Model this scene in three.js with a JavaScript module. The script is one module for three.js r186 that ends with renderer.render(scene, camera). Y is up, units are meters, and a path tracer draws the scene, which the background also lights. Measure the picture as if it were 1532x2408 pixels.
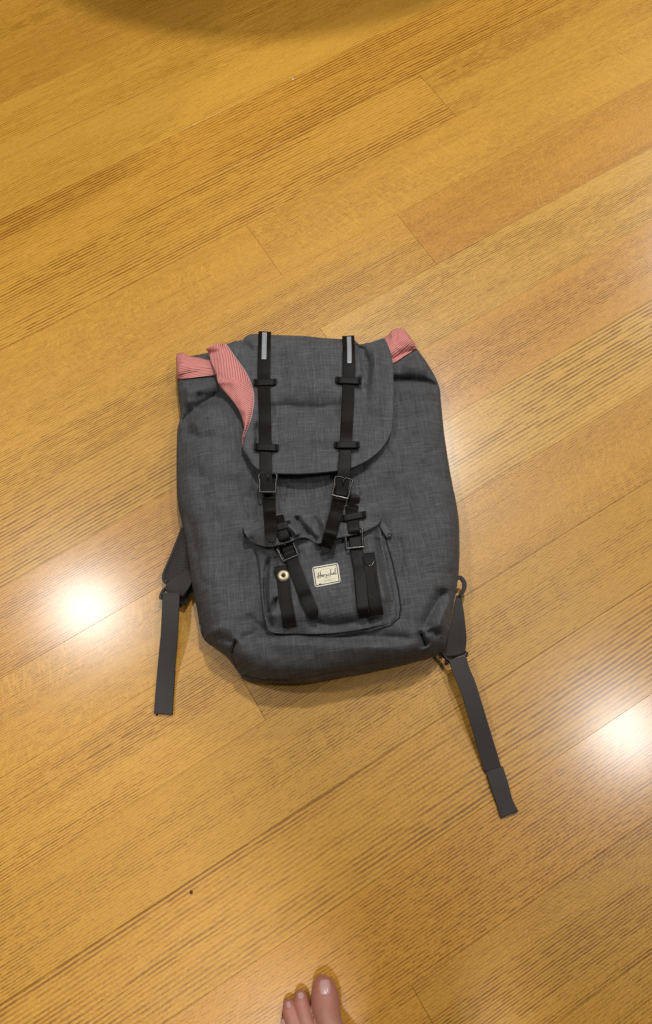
import * as THREE from 'three';
import { mergeVertices, mergeGeometries } from 'three/addons/utils/BufferGeometryUtils.js';
import { MarchingCubes } from 'three/addons/objects/MarchingCubes.js';
import { RectAreaLightUniformsLib } from 'three/addons/lights/RectAreaLightUniformsLib.js';

// ------------------------------------------------------------------ camera, light, exposure
const scene = new THREE.Scene();
scene.background = new THREE.Color(0x000000);
const H = 1.15;                                   // height of the phone above the floor
const TILT = 0.3318, ROLL = 0.0999;               // lean forward from straight down, roll of the hand
const FOCAL = 1785.3, PX = 766, PY = 1203.7;      // focal length and centre on a 1532 x 2408 plan sheet
const camera = new THREE.PerspectiveCamera(68, 652 / 1024, 0.02, 40);
{
  const U = new THREE.Vector3(0, Math.sin(TILT), -Math.cos(TILT)), R = new THREE.Vector3(1, 0, 0);
  const F = new THREE.Vector3(0, -Math.cos(TILT), -Math.sin(TILT));
  const c = Math.cos(ROLL), s = Math.sin(ROLL);
  camera.position.set(0, H, 0);
  camera.up.copy(R.clone().multiplyScalar(s).add(U.clone().multiplyScalar(c)));
  camera.lookAt(new THREE.Vector3(0, H, 0).add(F));
}
const renderer = new THREE.WebGLRenderer({ antialias: true });
renderer.setSize(652, 1024);
renderer.toneMapping = THREE.LinearToneMapping;
renderer.toneMappingExposure = 1.03;
renderer.shadowMap.enabled = true;
RectAreaLightUniformsLib.init();

function downlight(x, y, z, power, size = 9) {  // recessed ceiling spot
  const l = new THREE.PointLight(new THREE.Color(1, 0.975, 0.95), power);
  l.position.set(x, y, z); l.castShadow = true; l.shadow.radius = size / 2; scene.add(l);
  return l;
}
downlight(-1.22, 2.5, -0.88, 4.8, 10.5);
downlight(1.26, 2.5, -0.06, 4.2, 10.5);
downlight(0.38, 2.5, -1.50, 9.6, 7);
downlight(2.50, 2.5, -2.72, 8.5);
downlight(-0.24, 2.5, 1.36, 9.5, 20);             // behind the photographer, whose shadow it throws forward
const bounce = new THREE.RectAreaLight(new THREE.Color(1, 0.92, 0.80), 0.22, 3.6, 3.6);   // light off the white ceiling
bounce.position.set(-0.5, 2.62, -0.8); bounce.lookAt(-0.5, 0, -0.8); scene.add(bounce);

// ------------------------------------------------------------------ helpers
let seed = 7;
const rnd = () => { seed = (seed * 1664525 + 1013904223) >>> 0; return seed / 4294967296; };
const lerp = (a, b, t) => a + (b - a) * t, clamp = (x, a = 0, b = 1) => Math.min(b, Math.max(a, x));
const smooth = (a, b, x) => { const t = clamp((x - a) / (b - a)); return t * t * (3 - 2 * t); };
const hash = (x, y, s = 0) => { let n = (x * 374761393 + y * 668265263 + s * 974634721) | 0; n = Math.imul(n ^ (n >>> 13), 1274126177); return ((n ^ (n >>> 16)) >>> 0) / 4294967296; };
function vnoise(x, y, s = 0, px = 0, py = 0) {    // value noise, optionally periodic
  let i = Math.floor(x), j = Math.floor(y); const f = x - i, g = y - j, u = f * f * (3 - 2 * f), v = g * g * (3 - 2 * g);
  const w = (k, p) => p ? ((k % p) + p) % p : k;
  const a = hash(w(i, px), w(j, py), s), b = hash(w(i + 1, px), w(j, py), s), c = hash(w(i, px), w(j + 1, py), s), d = hash(w(i + 1, px), w(j + 1, py), s);
  return lerp(lerp(a, b, u), lerp(c, d, u), v);
}
const fbm = (x, y, s = 0, o = 4) => { let v = 0, a = 0.5, t = 0; for (let k = 0; k < o; k++) { v += a * vnoise(x, y, s + k * 17); t += a; a *= 0.5; x *= 2.03; y *= 2.03; } return v / t; };
const toS = v => { v = clamp(v); return v <= 0.0031308 ? 12.92 * v : 1.055 * Math.pow(v, 1 / 2.4) - 0.055; };
function dataTex(w, h, fn, srgb = true) {
  const d = new Uint8Array(w * h * 4), c = [0, 0, 0];
  for (let y = 0, k = 0; y < h; y++) for (let x = 0; x < w; x++, k += 4) {
    fn(x, y, c);
    for (let q = 0; q < 3; q++) d[k + q] = Math.round(255 * (srgb ? toS(c[q]) : clamp(c[q])));
    d[k + 3] = 255;
  }
  const t = new THREE.DataTexture(d, w, h, THREE.RGBAFormat, THREE.UnsignedByteType);
  t.wrapS = t.wrapT = THREE.MirroredRepeatWrapping; t.magFilter = THREE.LinearFilter; t.minFilter = THREE.LinearMipmapLinearFilter; t.generateMipmaps = true;
  if (srgb) t.colorSpace = THREE.SRGBColorSpace;
  t.needsUpdate = true; return t;
}
const used = {};
const numbered = n => { const k = used[n] = (used[n] ?? -1) + 1; return k ? n + '_' + String(k).padStart(3, '0') : n; };
function mesh(name, geo, mat, parent) {
  const m = new THREE.Mesh(geo, mat); m.name = name; m.castShadow = m.receiveShadow = true; (parent || scene).add(m); return m;
}
function thing(name, label, category, p = [0, 0, 0]) {
  const o = new THREE.Group(); o.name = numbered(name); o.position.set(...p); o.userData = { label, category }; scene.add(o); return o;
}
// the place was measured off a photograph: a sheet position (X right, Y down) at a height h over the floor -> metres
const cR = Math.cos(ROLL), sR = Math.sin(ROLL), cT = Math.cos(TILT), sT = Math.sin(TILT);
function at(X, Y, h = 0) {
  const x = X - PX, y = Y - PY, a = x * cR - y * sR, b = -(x * sR + y * cR);
  const t = (H - h) / (FOCAL * cT - b * sT);
  return new THREE.Vector3(a * t, h, -(FOCAL * sT + b * cT) * t);
}

// ------------------------------------------------------------------ oak floor
const AZ = 0.45276, W0 = -0.7951675 * H, WP = 0.11410707 * H;     // direction of the boards, first seam, board width
const ax = new THREE.Vector2(Math.cos(AZ), -Math.sin(AZ));        // along the boards in (x, z)
const ay = new THREE.Vector2(Math.sin(AZ), Math.cos(AZ));         // across, towards the viewer
const alongOf = (X, Y) => { const p = at(X, Y); return p.x * ax.x + p.z * ax.y; };
const TW = 2048, TH = 512, TL = 1.30, TA = 0.20;                  // texture pixels and the metres they cover
const OAK = [[0.70, 0.375, 0.050], [0.32, 0.140, 0.009]];
function oak(kind, s) {
  const P = {
    bold: { pitch: 0.0060, str: 1.05, dash: 44, wob: 0.005, fleck: 0, spk: 0.5 },
    fine: { pitch: 0.0037, str: 1.0, dash: 60, wob: 0.003, fleck: 0, spk: 0.55 },
    fleck: { pitch: 0.0034, str: 0.6, dash: 70, wob: 0.003, fleck: 0.6, spk: 0.65 },
    dash: { pitch: 0.0040, str: 0.9, dash: 85, wob: 0.004, fleck: 0.1, spk: 0.9 },
    calm: { pitch: 0.0050, str: 0.6, dash: 36, wob: 0.006, fleck: 0.1, spk: 0.45 },
  }[kind];
  const row = new Float32Array(TW);
  return dataTex(TW, TH, (px, py, c) => {
    const x = px / TW * TL, y = py / TH * TA;
    // ring coordinate: slowly wandering, with rings of uneven width
    const w = P.wob * (fbm(x * 1.6, y * 5, s, 3) - 0.5) * 3 + 0.0011 * (vnoise(x * 22, y * 60, s + 5) - 0.5);
    const q = (y + w) / P.pitch, qq = q + 0.24 * (vnoise(q * 0.35, 3.3, s + 9) - 0.5) * 2;
    const ring = Math.floor(qq), f = qq - ring, amp = 0.68 + 0.32 * hash(ring, 1, s);
    let band = smooth(0.05, 0.75, clamp(1 - Math.abs(f - 0.35) / 0.42)) * amp;
    // pores break the dark bands into dashes
    const brk = smooth(0.18, 0.62, vnoise(x * P.dash + ring * 7.1, ring * 3.7 + f * 1.5, s + 21));
    const fine = vnoise(x * P.dash * 2.2, y * 1500, s + 33);
    band *= lerp(0.45, 1.0, brk) * (0.55 + 0.75 * fine);
    const spk = smooth(0.66, 0.95, vnoise(x * 190, y * 1250, s + 41)) * P.spk * (0.4 + 0.6 * vnoise(x * 8, y * 60, s + 2));
    const broad = (fbm(x * 1.3, y * 22, s + 55, 4) - 0.5), fib = vnoise(x * 60, y * 2600, s + 60) - 0.5, grit = hash(px, py, s + 77) - 0.5;
    band *= lerp(0.55, 1.3, smooth(0.3, 0.62, fbm(x * 2.2, y * 24, s + 91, 3)));
    let d = clamp(band * P.str + spk * 0.55 + 0.10 + broad * 0.62 + fib * 0.16 + grit * 0.22 + 0.30 * (vnoise(x * 240, y * 900, s + 66) - 0.5), 0, 1.15);
    let fl = 0;
    if (P.fleck) {
      const u = x * 1 + 0.35 * y + 0.010 * (vnoise(x * 14, y * 26, s + 70) - 0.5);
      const v = vnoise(u * 420, y * 110 + 5 * vnoise(x * 9, y * 12, s + 78), s + 71);
      fl = smooth(0.60, 0.82, v) * P.fleck * smooth(0.35, 0.6, vnoise(x * 5, y * 16, s + 72));
    }
    d = lerp(d, d * 0.25, fl * 0.75);
    const r = broad * 0.18;
    for (let k = 0; k < 3; k++) c[k] = lerp(OAK[0][k], OAK[1][k], d) * (1 + r * (k === 2 ? 1.4 : 1)) * (1 + 0.10 * fl);
  });
}
const oakTex = { bold: [oak('bold', 1), oak('bold', 101)], fine: [oak('fine', 201), oak('fine', 301)], fleck: [oak('fleck', 401), oak('fleck', 501)], dash: [oak('dash', 601)], calm: [oak('calm', 701), oak('calm', 801)] };
const peel = (() => {                                             // ripple of the varnish
  const n = 512, hgt = new Float32Array(n * n);
  for (let y = 0; y < n; y++) for (let x = 0; x < n; x++) hgt[y * n + x] = vnoise(x / 10, y / 10, 5, 51.2 | 0, 51.2 | 0) + 0.5 * vnoise(x / 4, y / 4, 6, 128, 128);
  return dataTex(n, n, (x, y, c) => {
    const g = (a, b) => hgt[((b + n) % n) * n + (a + n) % n];
    const dx = (g(x - 1, y) - g(x + 1, y)) * 0.5, dy = (g(x, y - 1) - g(x, y + 1)) * 0.5;
    c[0] = 0.5 + dx; c[1] = 0.5 + dy; c[2] = 1;
  }, false);
})();
peel.repeat.set(11, 1.7);
const floorGroup = new THREE.Group(); floorGroup.name = 'floor'; floorGroup.userData = { kind: 'structure', label: 'varnished golden oak floor of wide boards' }; scene.add(floorGroup);
{
  const g = new THREE.BoxGeometry(7, 0.02, 7); const m = mesh('subfloor', g, new THREE.MeshStandardMaterial({ color: new THREE.Color(0.03, 0.018, 0.008), roughness: 0.9 }), floorGroup);
  m.position.set(0.1, -0.0302, -0.7);
}
const matCache = {};
function plankMat(kind, i, tint, rot) {
  const key = kind + i + tint.join() + rot;
  if (matCache[key]) return matCache[key];
  const list = oakTex[kind], base = list[i % list.length];
  const t = base.clone(); t.rotation = rot; t.needsUpdate = true;
  const m = new THREE.MeshPhysicalMaterial({ map: t, bumpMap: t, bumpScale: 0.00028, roughness: 0.42, color: new THREE.Color().setRGB(...tint), clearcoat: 0.9, clearcoatRoughness: 0.205, normalMap: peel, normalScale: new THREE.Vector2(0.48, 0.48) });
  return matCache[key] = m;
}
function plank(row, a0, a1, kind, i, tint, rot = 0, wob = 0) {
  const gap = 0.00017, end = 0.00022, ch = 0.00016, th = 0.02;
  const d0 = W0 + WP * row + gap, d1 = W0 + WP * (row + 1) - gap; a0 += end; a1 -= end;
  const pos = [], nor = [], uv = [], idx = [];
  const ou = hash(row, Math.round(a0 * 1000), 3) * 5, ov = hash(row, Math.round(a0 * 1000), 4) * 5;
  const V = (a, d, y) => { pos.push(a * ax.x + d * ay.x, y, a * ax.y + d * ay.y); uv.push(a / TL + ou, d / TA + ov); };
  const quad = (A, B, C, D) => { const k = pos.length / 3; V(...A); V(...B); V(...C); V(...D); idx.push(k, k + 1, k + 2, k, k + 2, k + 3); };
  const ia0 = a0 + ch, ia1 = a1 - ch, id0 = d0 + ch, id1 = d1 - ch, y1 = -ch * 0.8;
  const NS = 8, cup = 0.00042 * (hash(row, Math.round(a0 * 1000), 8) - 0.35), lean = 0.0005 * (hash(row, Math.round(a0 * 1000), 9) - 0.5);
  const prof = t => -cup * (1 - (2 * t - 1) ** 2) + lean * Math.sin(Math.PI * t) * (2 * t - 1);   // no board lies perfectly flat
  for (let k = 0; k <= NS; k++) { const t = k / NS; V(ia0, lerp(id0, id1, t), prof(t)); V(ia1, lerp(id0, id1, t), prof(t)); }
  for (let k = 0; k < NS; k++) { const q = 2 * k; idx.push(q, q + 2, q + 3, q, q + 3, q + 1); }
  const o = [[a0, d0], [a0, d1], [a1, d1], [a1, d0]], n = [[ia0, id0], [ia0, id1], [ia1, id1], [ia1, id0]];
  for (let k = 0; k < 4; k++) { const l = (k + 1) % 4; quad([...o[k], y1], [...o[l], y1], [...n[l], 0], [...n[k], 0]); quad([...o[k], -th], [...o[l], -th], [...o[l], y1], [...o[k], y1]); }
  const g = new THREE.BufferGeometry();
  g.setAttribute('position', new THREE.Float32BufferAttribute(pos, 3)); g.setAttribute('uv', new THREE.Float32BufferAttribute(uv, 2)); g.setIndex(idx); g.computeVertexNormals();
  mesh(numbered('plank'), g, plankMat(kind, i, tint, rot), floorGroup);
}
{
  // rows that the photograph shows, each from left to right: end of the board (sheet position of its joint), grain, variant, tint, drift of the grain
  const Y = [1.05, 1.06, 1.04], G = [1, 1, 1], Rr = [0.98, 0.90, 0.86], Br = [0.88, 0.83, 0.78], Pa = [1.07, 1.13, 1.35], Or = [0.95, 0.84, 0.68];
  const J = (X, Yp) => alongOf(X, Yp);
  const L = -9, E = 9;
  const rows = {
    '-6': [[L, 'calm', 0, G, 0], [-0.1, 'fine', 0, G, 0.01]],
    '-5': [[L, 'calm', 1, Br, 0.01], [0.9, 'calm', 0, G, 0]],
    '-4': [[L, 'fine', 1, Br, 0.01], [J(-260, 120), 'calm', 1, G, 0.02], [1.6, 'fine', 0, G, 0]],
    '-3': [[L, 'calm', 0, G, -0.01], [J(-160, 330), 'calm', 1, G, 0.012], [J(1720, -260), 'fine', 1, G, 0]],
    '-2': [[L, 'calm', 1, G, 0.02], [J(-120, 560), 'bold', 1, [0.98, 0.93, 0.86], 0.02], [J(1600, -120), 'fine', 0, G, 0]],
    '-1': [[L, 'bold', 0, [1, 0.97, 0.94], 0.03], [J(1030, 226), 'fine', 0, G, 0.0]],
    0: [[L, 'fleck', 1, [0.99, 0.95, 0.93], 0.03], [J(618, 584), 'fleck', 0, [1.02, 1.0, 0.98], 0.0]],
    1: [[L, 'fine', 0, [1.03, 1.03, 1.0], 0.012], [J(981, 564), 'fleck', 1, [0.95, 0.86, 0.76], 0.01]],
    2: [[L, 'bold', 1, G, -0.02], [J(800, 840), 'fine', 1, Pa, -0.01]],
    3: [[L, 'fine', 1, Rr, 0.015], [J(800, 1100), 'dash', 0, Rr, 0.01]],
    4: [[L, 'fleck', 1, [1, 0.96, 0.92], 0.02], [J(700, 1320), 'bold', 0, Pa, 0.015]],
    5: [[L, 'fine', 0, [1.02, 0.99, 0.96], 0], [J(597, 1645), 'fine', 1, Br, 0.02], [J(900, 1470), 'fleck', 0, [0.97, 0.92, 0.86], 0]],
    6: [[L, 'dash', 0, [0.94, 0.91, 0.87], 0.02], [J(1800, 1180), 'fine', 1, G, -0.01]],
    7: [[L, 'bold', 1, [1.0, 0.97, 0.93], 0.0], [2.2, 'bold', 0, G, 0]],
    8: [[L, 'dash', 0, [0.95, 0.85, 0.74], 0.03], [J(1760, 1700), 'fine', 0, Rr, 0]],
    9: [[L, 'dash', 0, [0.94, 0.86, 0.78], 0.02], [J(992, 2362), 'fine', 1, Br, 0.015]],
    10: [[L, 'fine', 0, G, 0], [J(900, 2700), 'dash', 0, Br, -0.01]],
    11: [[L, 'calm', 1, Br, 0.02], [J(1200, 2600), 'bold', 0, Br, 0]],
  };
  const kinds = ['bold', 'fine', 'fleck', 'dash', 'calm'], tints = [Y, G, Rr, Br, Pa];
  for (let r = -16; r <= 17; r++) {
    let list = rows[r];
    if (!list) { list = []; let a = L; const first = -1.6 + 1.4 * hash(r, 5, 1); for (let k = 0; k < 3; k++) { list.push([k ? first + (k - 1) * 1.7 : a, kinds[Math.floor(hash(r, k, 2) * 5)], Math.floor(hash(r, k, 3) * 2), tints[Math.floor(hash(r, k, 4) * 5)], 0.03 * (hash(r, k, 6) - 0.5)]); } }
    for (let k = 0; k < list.length; k++) {
      const lo = Math.max(list[k][0], -2.6), hi = Math.min(k + 1 < list.length ? list[k + 1][0] : E, 3.4);
      if (hi - lo > 0.05) plank(r, lo, hi, list[k][1], list[k][2], list[k][3], list[k][4]);
    }
  }
}

// ------------------------------------------------------------------ fabrics, leather, metal
const clothTex = (() => {
  const n = 1024;                                                  // 0.26 m of cross-hatched heather cloth
  return dataTex(n, n, (x, y, c) => {
    const i = Math.floor(x / 1.7), j = Math.floor(y / 1.7);
    const warp = vnoise(i * 0.9, y / 46 + 50 * hash(i, 1, 2), 3) * 0.9 + vnoise(i * 0.31, y / 120, 9) * 0.3;
    const weft = vnoise(x / 46 + 50 * hash(j, 7, 2), j * 0.9, 4) * 0.9 + vnoise(x / 120, j * 0.31, 8) * 0.3;
    let v = 0.96 + 0.90 * (Math.pow(warp / 1.2, 2.2) + Math.pow(weft / 1.2, 2.2) - 0.48) + 0.22 * (hash(i, j, 3) - 0.5) + 0.30 * (fbm(x / 130, y / 130, 12, 3) - 0.5);
    v = clamp(v, 0.3, 1.8);
    c[0] = 0.079 * v; c[1] = 0.081 * v; c[2] = 0.085 * v;
  });
})();
const stripeTex = dataTex(512, 512, (x, y, c) => {                  // 16 pin stripes in 512 px
  const f = (y / 32) % 1, r = smooth(0.08, 0.16, f) * (1 - smooth(0.54, 0.62, f)), n = 0.9 + 0.2 * hash(x >> 1, y >> 1, 3);
  c[0] = lerp(0.70, 0.52, r) * n; c[1] = lerp(0.41, 0.040, r) * n; c[2] = lerp(0.36, 0.045, r) * n;
});
stripeTex.wrapS = stripeTex.wrapT = THREE.RepeatWrapping;
const webTex = dataTex(256, 256, (x, y, c) => {
  const v = 0.78 + 0.30 * Math.sin(y / 256 * Math.PI * 2 * 32) * (0.6 + 0.4 * Math.sin(x / 256 * Math.PI * 2 * 16)) + 0.25 * (hash(x, y, 4) - 0.5);
  c[0] = 0.052 * v; c[1] = 0.045 * v; c[2] = 0.041 * v;
});
webTex.wrapS = webTex.wrapT = THREE.RepeatWrapping;
const leatherTex = dataTex(512, 512, (x, y, c) => {
  const v = 0.75 + 0.5 * fbm(x / 26, y / 26, 3, 4) + 0.2 * (hash(x, y, 1) - 0.5);
  c[0] = 0.0080 * v; c[1] = 0.0067 * v; c[2] = 0.0054 * v;
});
const meshTex = dataTex(256, 256, (x, y, c) => {                     // air-mesh: staggered holes
  const r = Math.floor(y / 32), u = ((x + (r % 2) * 16) / 32) % 1 - 0.5, w = (y / 32) % 1 - 0.5, hole = 1 - smooth(0.22, 0.34, Math.hypot(u, w));
  const v = lerp(1, 0.25, hole); c[0] = 0.05 * v; c[1] = 0.047 * v; c[2] = 0.047 * v;
});
meshTex.wrapS = meshTex.wrapT = THREE.RepeatWrapping;
const scaled = (t, u, v, rot = 0) => { const k = t.clone(); k.repeat.set(u, v); k.rotation = rot; k.needsUpdate = true; return k; };
const cloth = (tint = 1, rot = 0) => { const t = scaled(clothTex, 1 / 0.26, 1 / 0.26, rot); return new THREE.MeshPhysicalMaterial({ map: t, bumpMap: t, bumpScale: 0.0004, roughness: 0.92, color: new THREE.Color(tint, tint, tint), sheen: 0.25, sheenRoughness: 0.6, sheenColor: new THREE.Color(0.3, 0.32, 0.36) }); };
const M = {
  cloth: cloth(1, 0.05), flap: cloth(1.08, -0.04), pocket: cloth(1.02, 0.12), pflap: cloth(1.1, 0.1),
  stripeA: new THREE.MeshStandardMaterial({ map: scaled(stripeTex, 1 / 0.042, 1 / 0.042), roughness: 0.9 }),
  leather: new THREE.MeshPhysicalMaterial({ map: scaled(leatherTex, 12, 12), bumpMap: scaled(leatherTex, 12, 12), bumpScale: 0.0003, roughness: 0.5, specularIntensity: 0.32 }),
  strip: new THREE.MeshPhysicalMaterial({ map: scaled(leatherTex, 12, 12), roughness: 0.6, specularIntensity: 0.4, color: new THREE.Color(0.9, 0.8, 0.7) }),
  groove: new THREE.MeshStandardMaterial({ color: new THREE.Color(0.003, 0.003, 0.003), roughness: 0.8 }),
  web: new THREE.MeshStandardMaterial({ map: scaled(webTex, 1 / 0.06, 1 / 0.06), bumpMap: scaled(webTex, 1 / 0.06, 1 / 0.06), bumpScale: 0.0004, roughness: 0.75 }),
  mesh: new THREE.MeshStandardMaterial({ map: scaled(meshTex, 1 / 0.034, 1 / 0.034), roughness: 0.9 }),
  plastic: new THREE.MeshStandardMaterial({ color: new THREE.Color(0.010, 0.009, 0.009), roughness: 0.35 }),
  metal: new THREE.MeshStandardMaterial({ color: new THREE.Color(0.055, 0.052, 0.05), metalness: 0.9, roughness: 0.32 }),
  roller: new THREE.MeshStandardMaterial({ color: new THREE.Color(0.17, 0.165, 0.16), metalness: 0.95, roughness: 0.28 }),
  brass: new THREE.MeshStandardMaterial({ map: dataTex(64, 64, (x, y, c) => { const v = 0.45 + 0.8 * fbm(x / 9, y / 9, 4, 3); c[0] = 0.66 * v; c[1] = 0.56 * v; c[2] = 0.36 * v; }), metalness: 0.6, roughness: 0.42 }),
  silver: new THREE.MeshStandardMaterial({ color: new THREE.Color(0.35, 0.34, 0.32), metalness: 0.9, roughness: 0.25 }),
  reflective: new THREE.MeshStandardMaterial({ color: new THREE.Color(0.33, 0.35, 0.37), roughness: 0.35 }),
  thread: new THREE.MeshStandardMaterial({ color: new THREE.Color(0.012, 0.012, 0.013), roughness: 0.9 }),
  edge: new THREE.MeshStandardMaterial({ color: new THREE.Color(0.42, 0.30, 0.29), roughness: 0.9 }),
  zip: new THREE.MeshStandardMaterial({ color: new THREE.Color(0.055, 0.056, 0.06), roughness: 0.5 }),
  dark: new THREE.MeshStandardMaterial({ color: new THREE.Color(0.012, 0.011, 0.011), roughness: 0.9 }),
};

// ------------------------------------------------------------------ sheet geometry
function polyAt(pts, t) {                                           // point at a share of a polyline's length, gently rounded
  if (!pts.curve) { pts.curve = new THREE.CatmullRomCurve3(pts.map(p => new THREE.Vector3(p[0], p[1], p[2] || 0)), false, 'centripetal'); pts.curve.arcLengthDivisions = 400; }
  return pts.curve.getPointAt(clamp(t));
}
function coons(top, bottom, left, right) {                          // u across, v down
  return (u, v) => {
    const a = polyAt(top, u), b = polyAt(bottom, u), l = polyAt(left, v), r = polyAt(right, v);
    const q = (k) => (1 - v) * a[k] + v * b[k] + (1 - u) * l[k] + u * r[k] - ((1 - u) * (1 - v) * top[0][k === 'x' ? 0 : 1] + u * (1 - v) * top[top.length - 1][k === 'x' ? 0 : 1] + (1 - u) * v * bottom[0][k === 'x' ? 0 : 1] + u * v * bottom[bottom.length - 1][k === 'x' ? 0 : 1]);
    return [q('x'), q('y')];
  };
}
function segDist(x, y, pts) {                                       // distance to a polyline and the share along it
  let best = 1e9, bt = 0, n = pts.length - 1;
  for (let i = 0; i < n; i++) {
    const [x1, y1] = pts[i], [x2, y2] = pts[i + 1], dx = x2 - x1, dy = y2 - y1, t = clamp(((x - x1) * dx + (y - y1) * dy) / (dx * dx + dy * dy + 1e-9));
    const d = Math.hypot(x - x1 - dx * t, y - y1 - dy * t);
    if (d < best) { best = d; bt = (i + t) / n; }
  }
  return [best, bt];
}
const inside = (x, y, poly) => { let c = false; for (let i = 0, j = poly.length - 1; i < poly.length; j = i++) if ((poly[i][1] > y) !== (poly[j][1] > y) && x < (poly[j][0] - poly[i][0]) * (y - poly[i][1]) / (poly[j][1] - poly[i][1]) + poly[i][0]) c = !c; return c; };
const dome = (d, R) => { const t = clamp(1 - d / R); return Math.sqrt(1 - t * t); };
// fold: a groove (depth > 0) or ridge (depth < 0) along a line, fading towards its ends
const FOLD = 2.0;
function folds(list) {
  return (x, y) => {
    let h = 0;
    for (const f of list) {
      if (x < f.b[0] || x > f.b[1] || y < f.b[2] || y > f.b[3]) continue;
      const [d, t] = segDist(x, y, f.p), e = smooth(0, f.e0, t + 0.001) * smooth(0, f.e1, 1.001 - t);
      h -= f.depth * FOLD * Math.exp(-Math.pow(d / f.w, 1.35)) * e;
    }
    return h;
  };
}
const fold = (p, w, depth, e0 = 0.3, e1 = 0.3) => { const xs = p.map(q => q[0]), ys = p.map(q => q[1]), m = 3 * w; return { p, w, depth, e0, e1, b: [Math.min(...xs) - m, Math.max(...xs) + m, Math.min(...ys) - m, Math.max(...ys) + m] }; };
// a cloth sheet over a (u, v) grid with a thickness or a skirt
function sheet(map, hgt, nu, nv, thick, skirt) {
  const pos = [], uv = [], idx = [], W = nu + 1;
  const top = [];
  for (let j = 0; j <= nv; j++) for (let i = 0; i <= nu; i++) {
    const [X, Y] = map(i / nu, j / nv), h = hgt(X, Y, i / nu, j / nv), p = at(X, Y, h);
    top.push([X, Y, h]); pos.push(p.x, p.y, p.z); uv.push(p.x, -p.z);
  }
  for (let j = 0; j < nv; j++) for (let i = 0; i < nu; i++) { const a = j * W + i, b = a + 1, c = a + W, d = c + 1; idx.push(a, c, b, b, c, d); }
  // rim
  const rim = [];
  for (let i = 0; i <= nu; i++) rim.push(i);
  for (let j = 1; j <= nv; j++) rim.push(j * W + nu);
  for (let i = nu - 1; i >= 0; i--) rim.push(nv * W + i);
  for (let j = nv - 1; j > 0; j--) rim.push(j * W);
  if (skirt) {
    let prev = rim;
    for (const ring of skirt) {
      const base = pos.length / 3, next = [];
      let cx = 0, cz = 0; for (const k of rim) { cx += pos[3 * k]; cz += pos[3 * k + 2]; } cx /= rim.length; cz /= rim.length;
      rim.forEach((k, n) => { const x = pos[3 * k], y = pos[3 * k + 1], z = pos[3 * k + 2], L = Math.hypot(x - cx, z - cz), s = ring.inset / L; pos.push(x + (cx - x) * s, ring.y !== undefined ? Math.min(ring.y, y) : y - ring.drop, z + (cz - z) * s); uv.push(x + ring.inset, -z); next.push(base + n); });
      for (let n = 0; n < rim.length; n++) { const m = (n + 1) % rim.length; idx.push(prev[n], prev[m], next[n], prev[m], next[m], next[n]); }
      prev = next;
    }
  } else {
    const base = pos.length / 3;
    for (const [X, Y, h] of top) { const p = at(X, Y, h); pos.push(p.x, p.y - thick, p.z); uv.push(p.x, -p.z); }
    for (let j = 0; j < nv; j++) for (let i = 0; i < nu; i++) { const a = base + j * W + i, b = a + 1, c = a + W, d = c + 1; idx.push(a, b, c, b, d, c); }
    for (let n = 0; n < rim.length; n++) { const m = (n + 1) % rim.length; idx.push(rim[n], rim[m], base + rim[n], rim[m], base + rim[m], base + rim[n]); }
  }
  const g = new THREE.BufferGeometry();
  g.setAttribute('position', new THREE.Float32BufferAttribute(pos, 3)); g.setAttribute('uv', new THREE.Float32BufferAttribute(uv, 2)); g.setIndex(idx); g.computeVertexNormals();
  return g;
}
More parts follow.
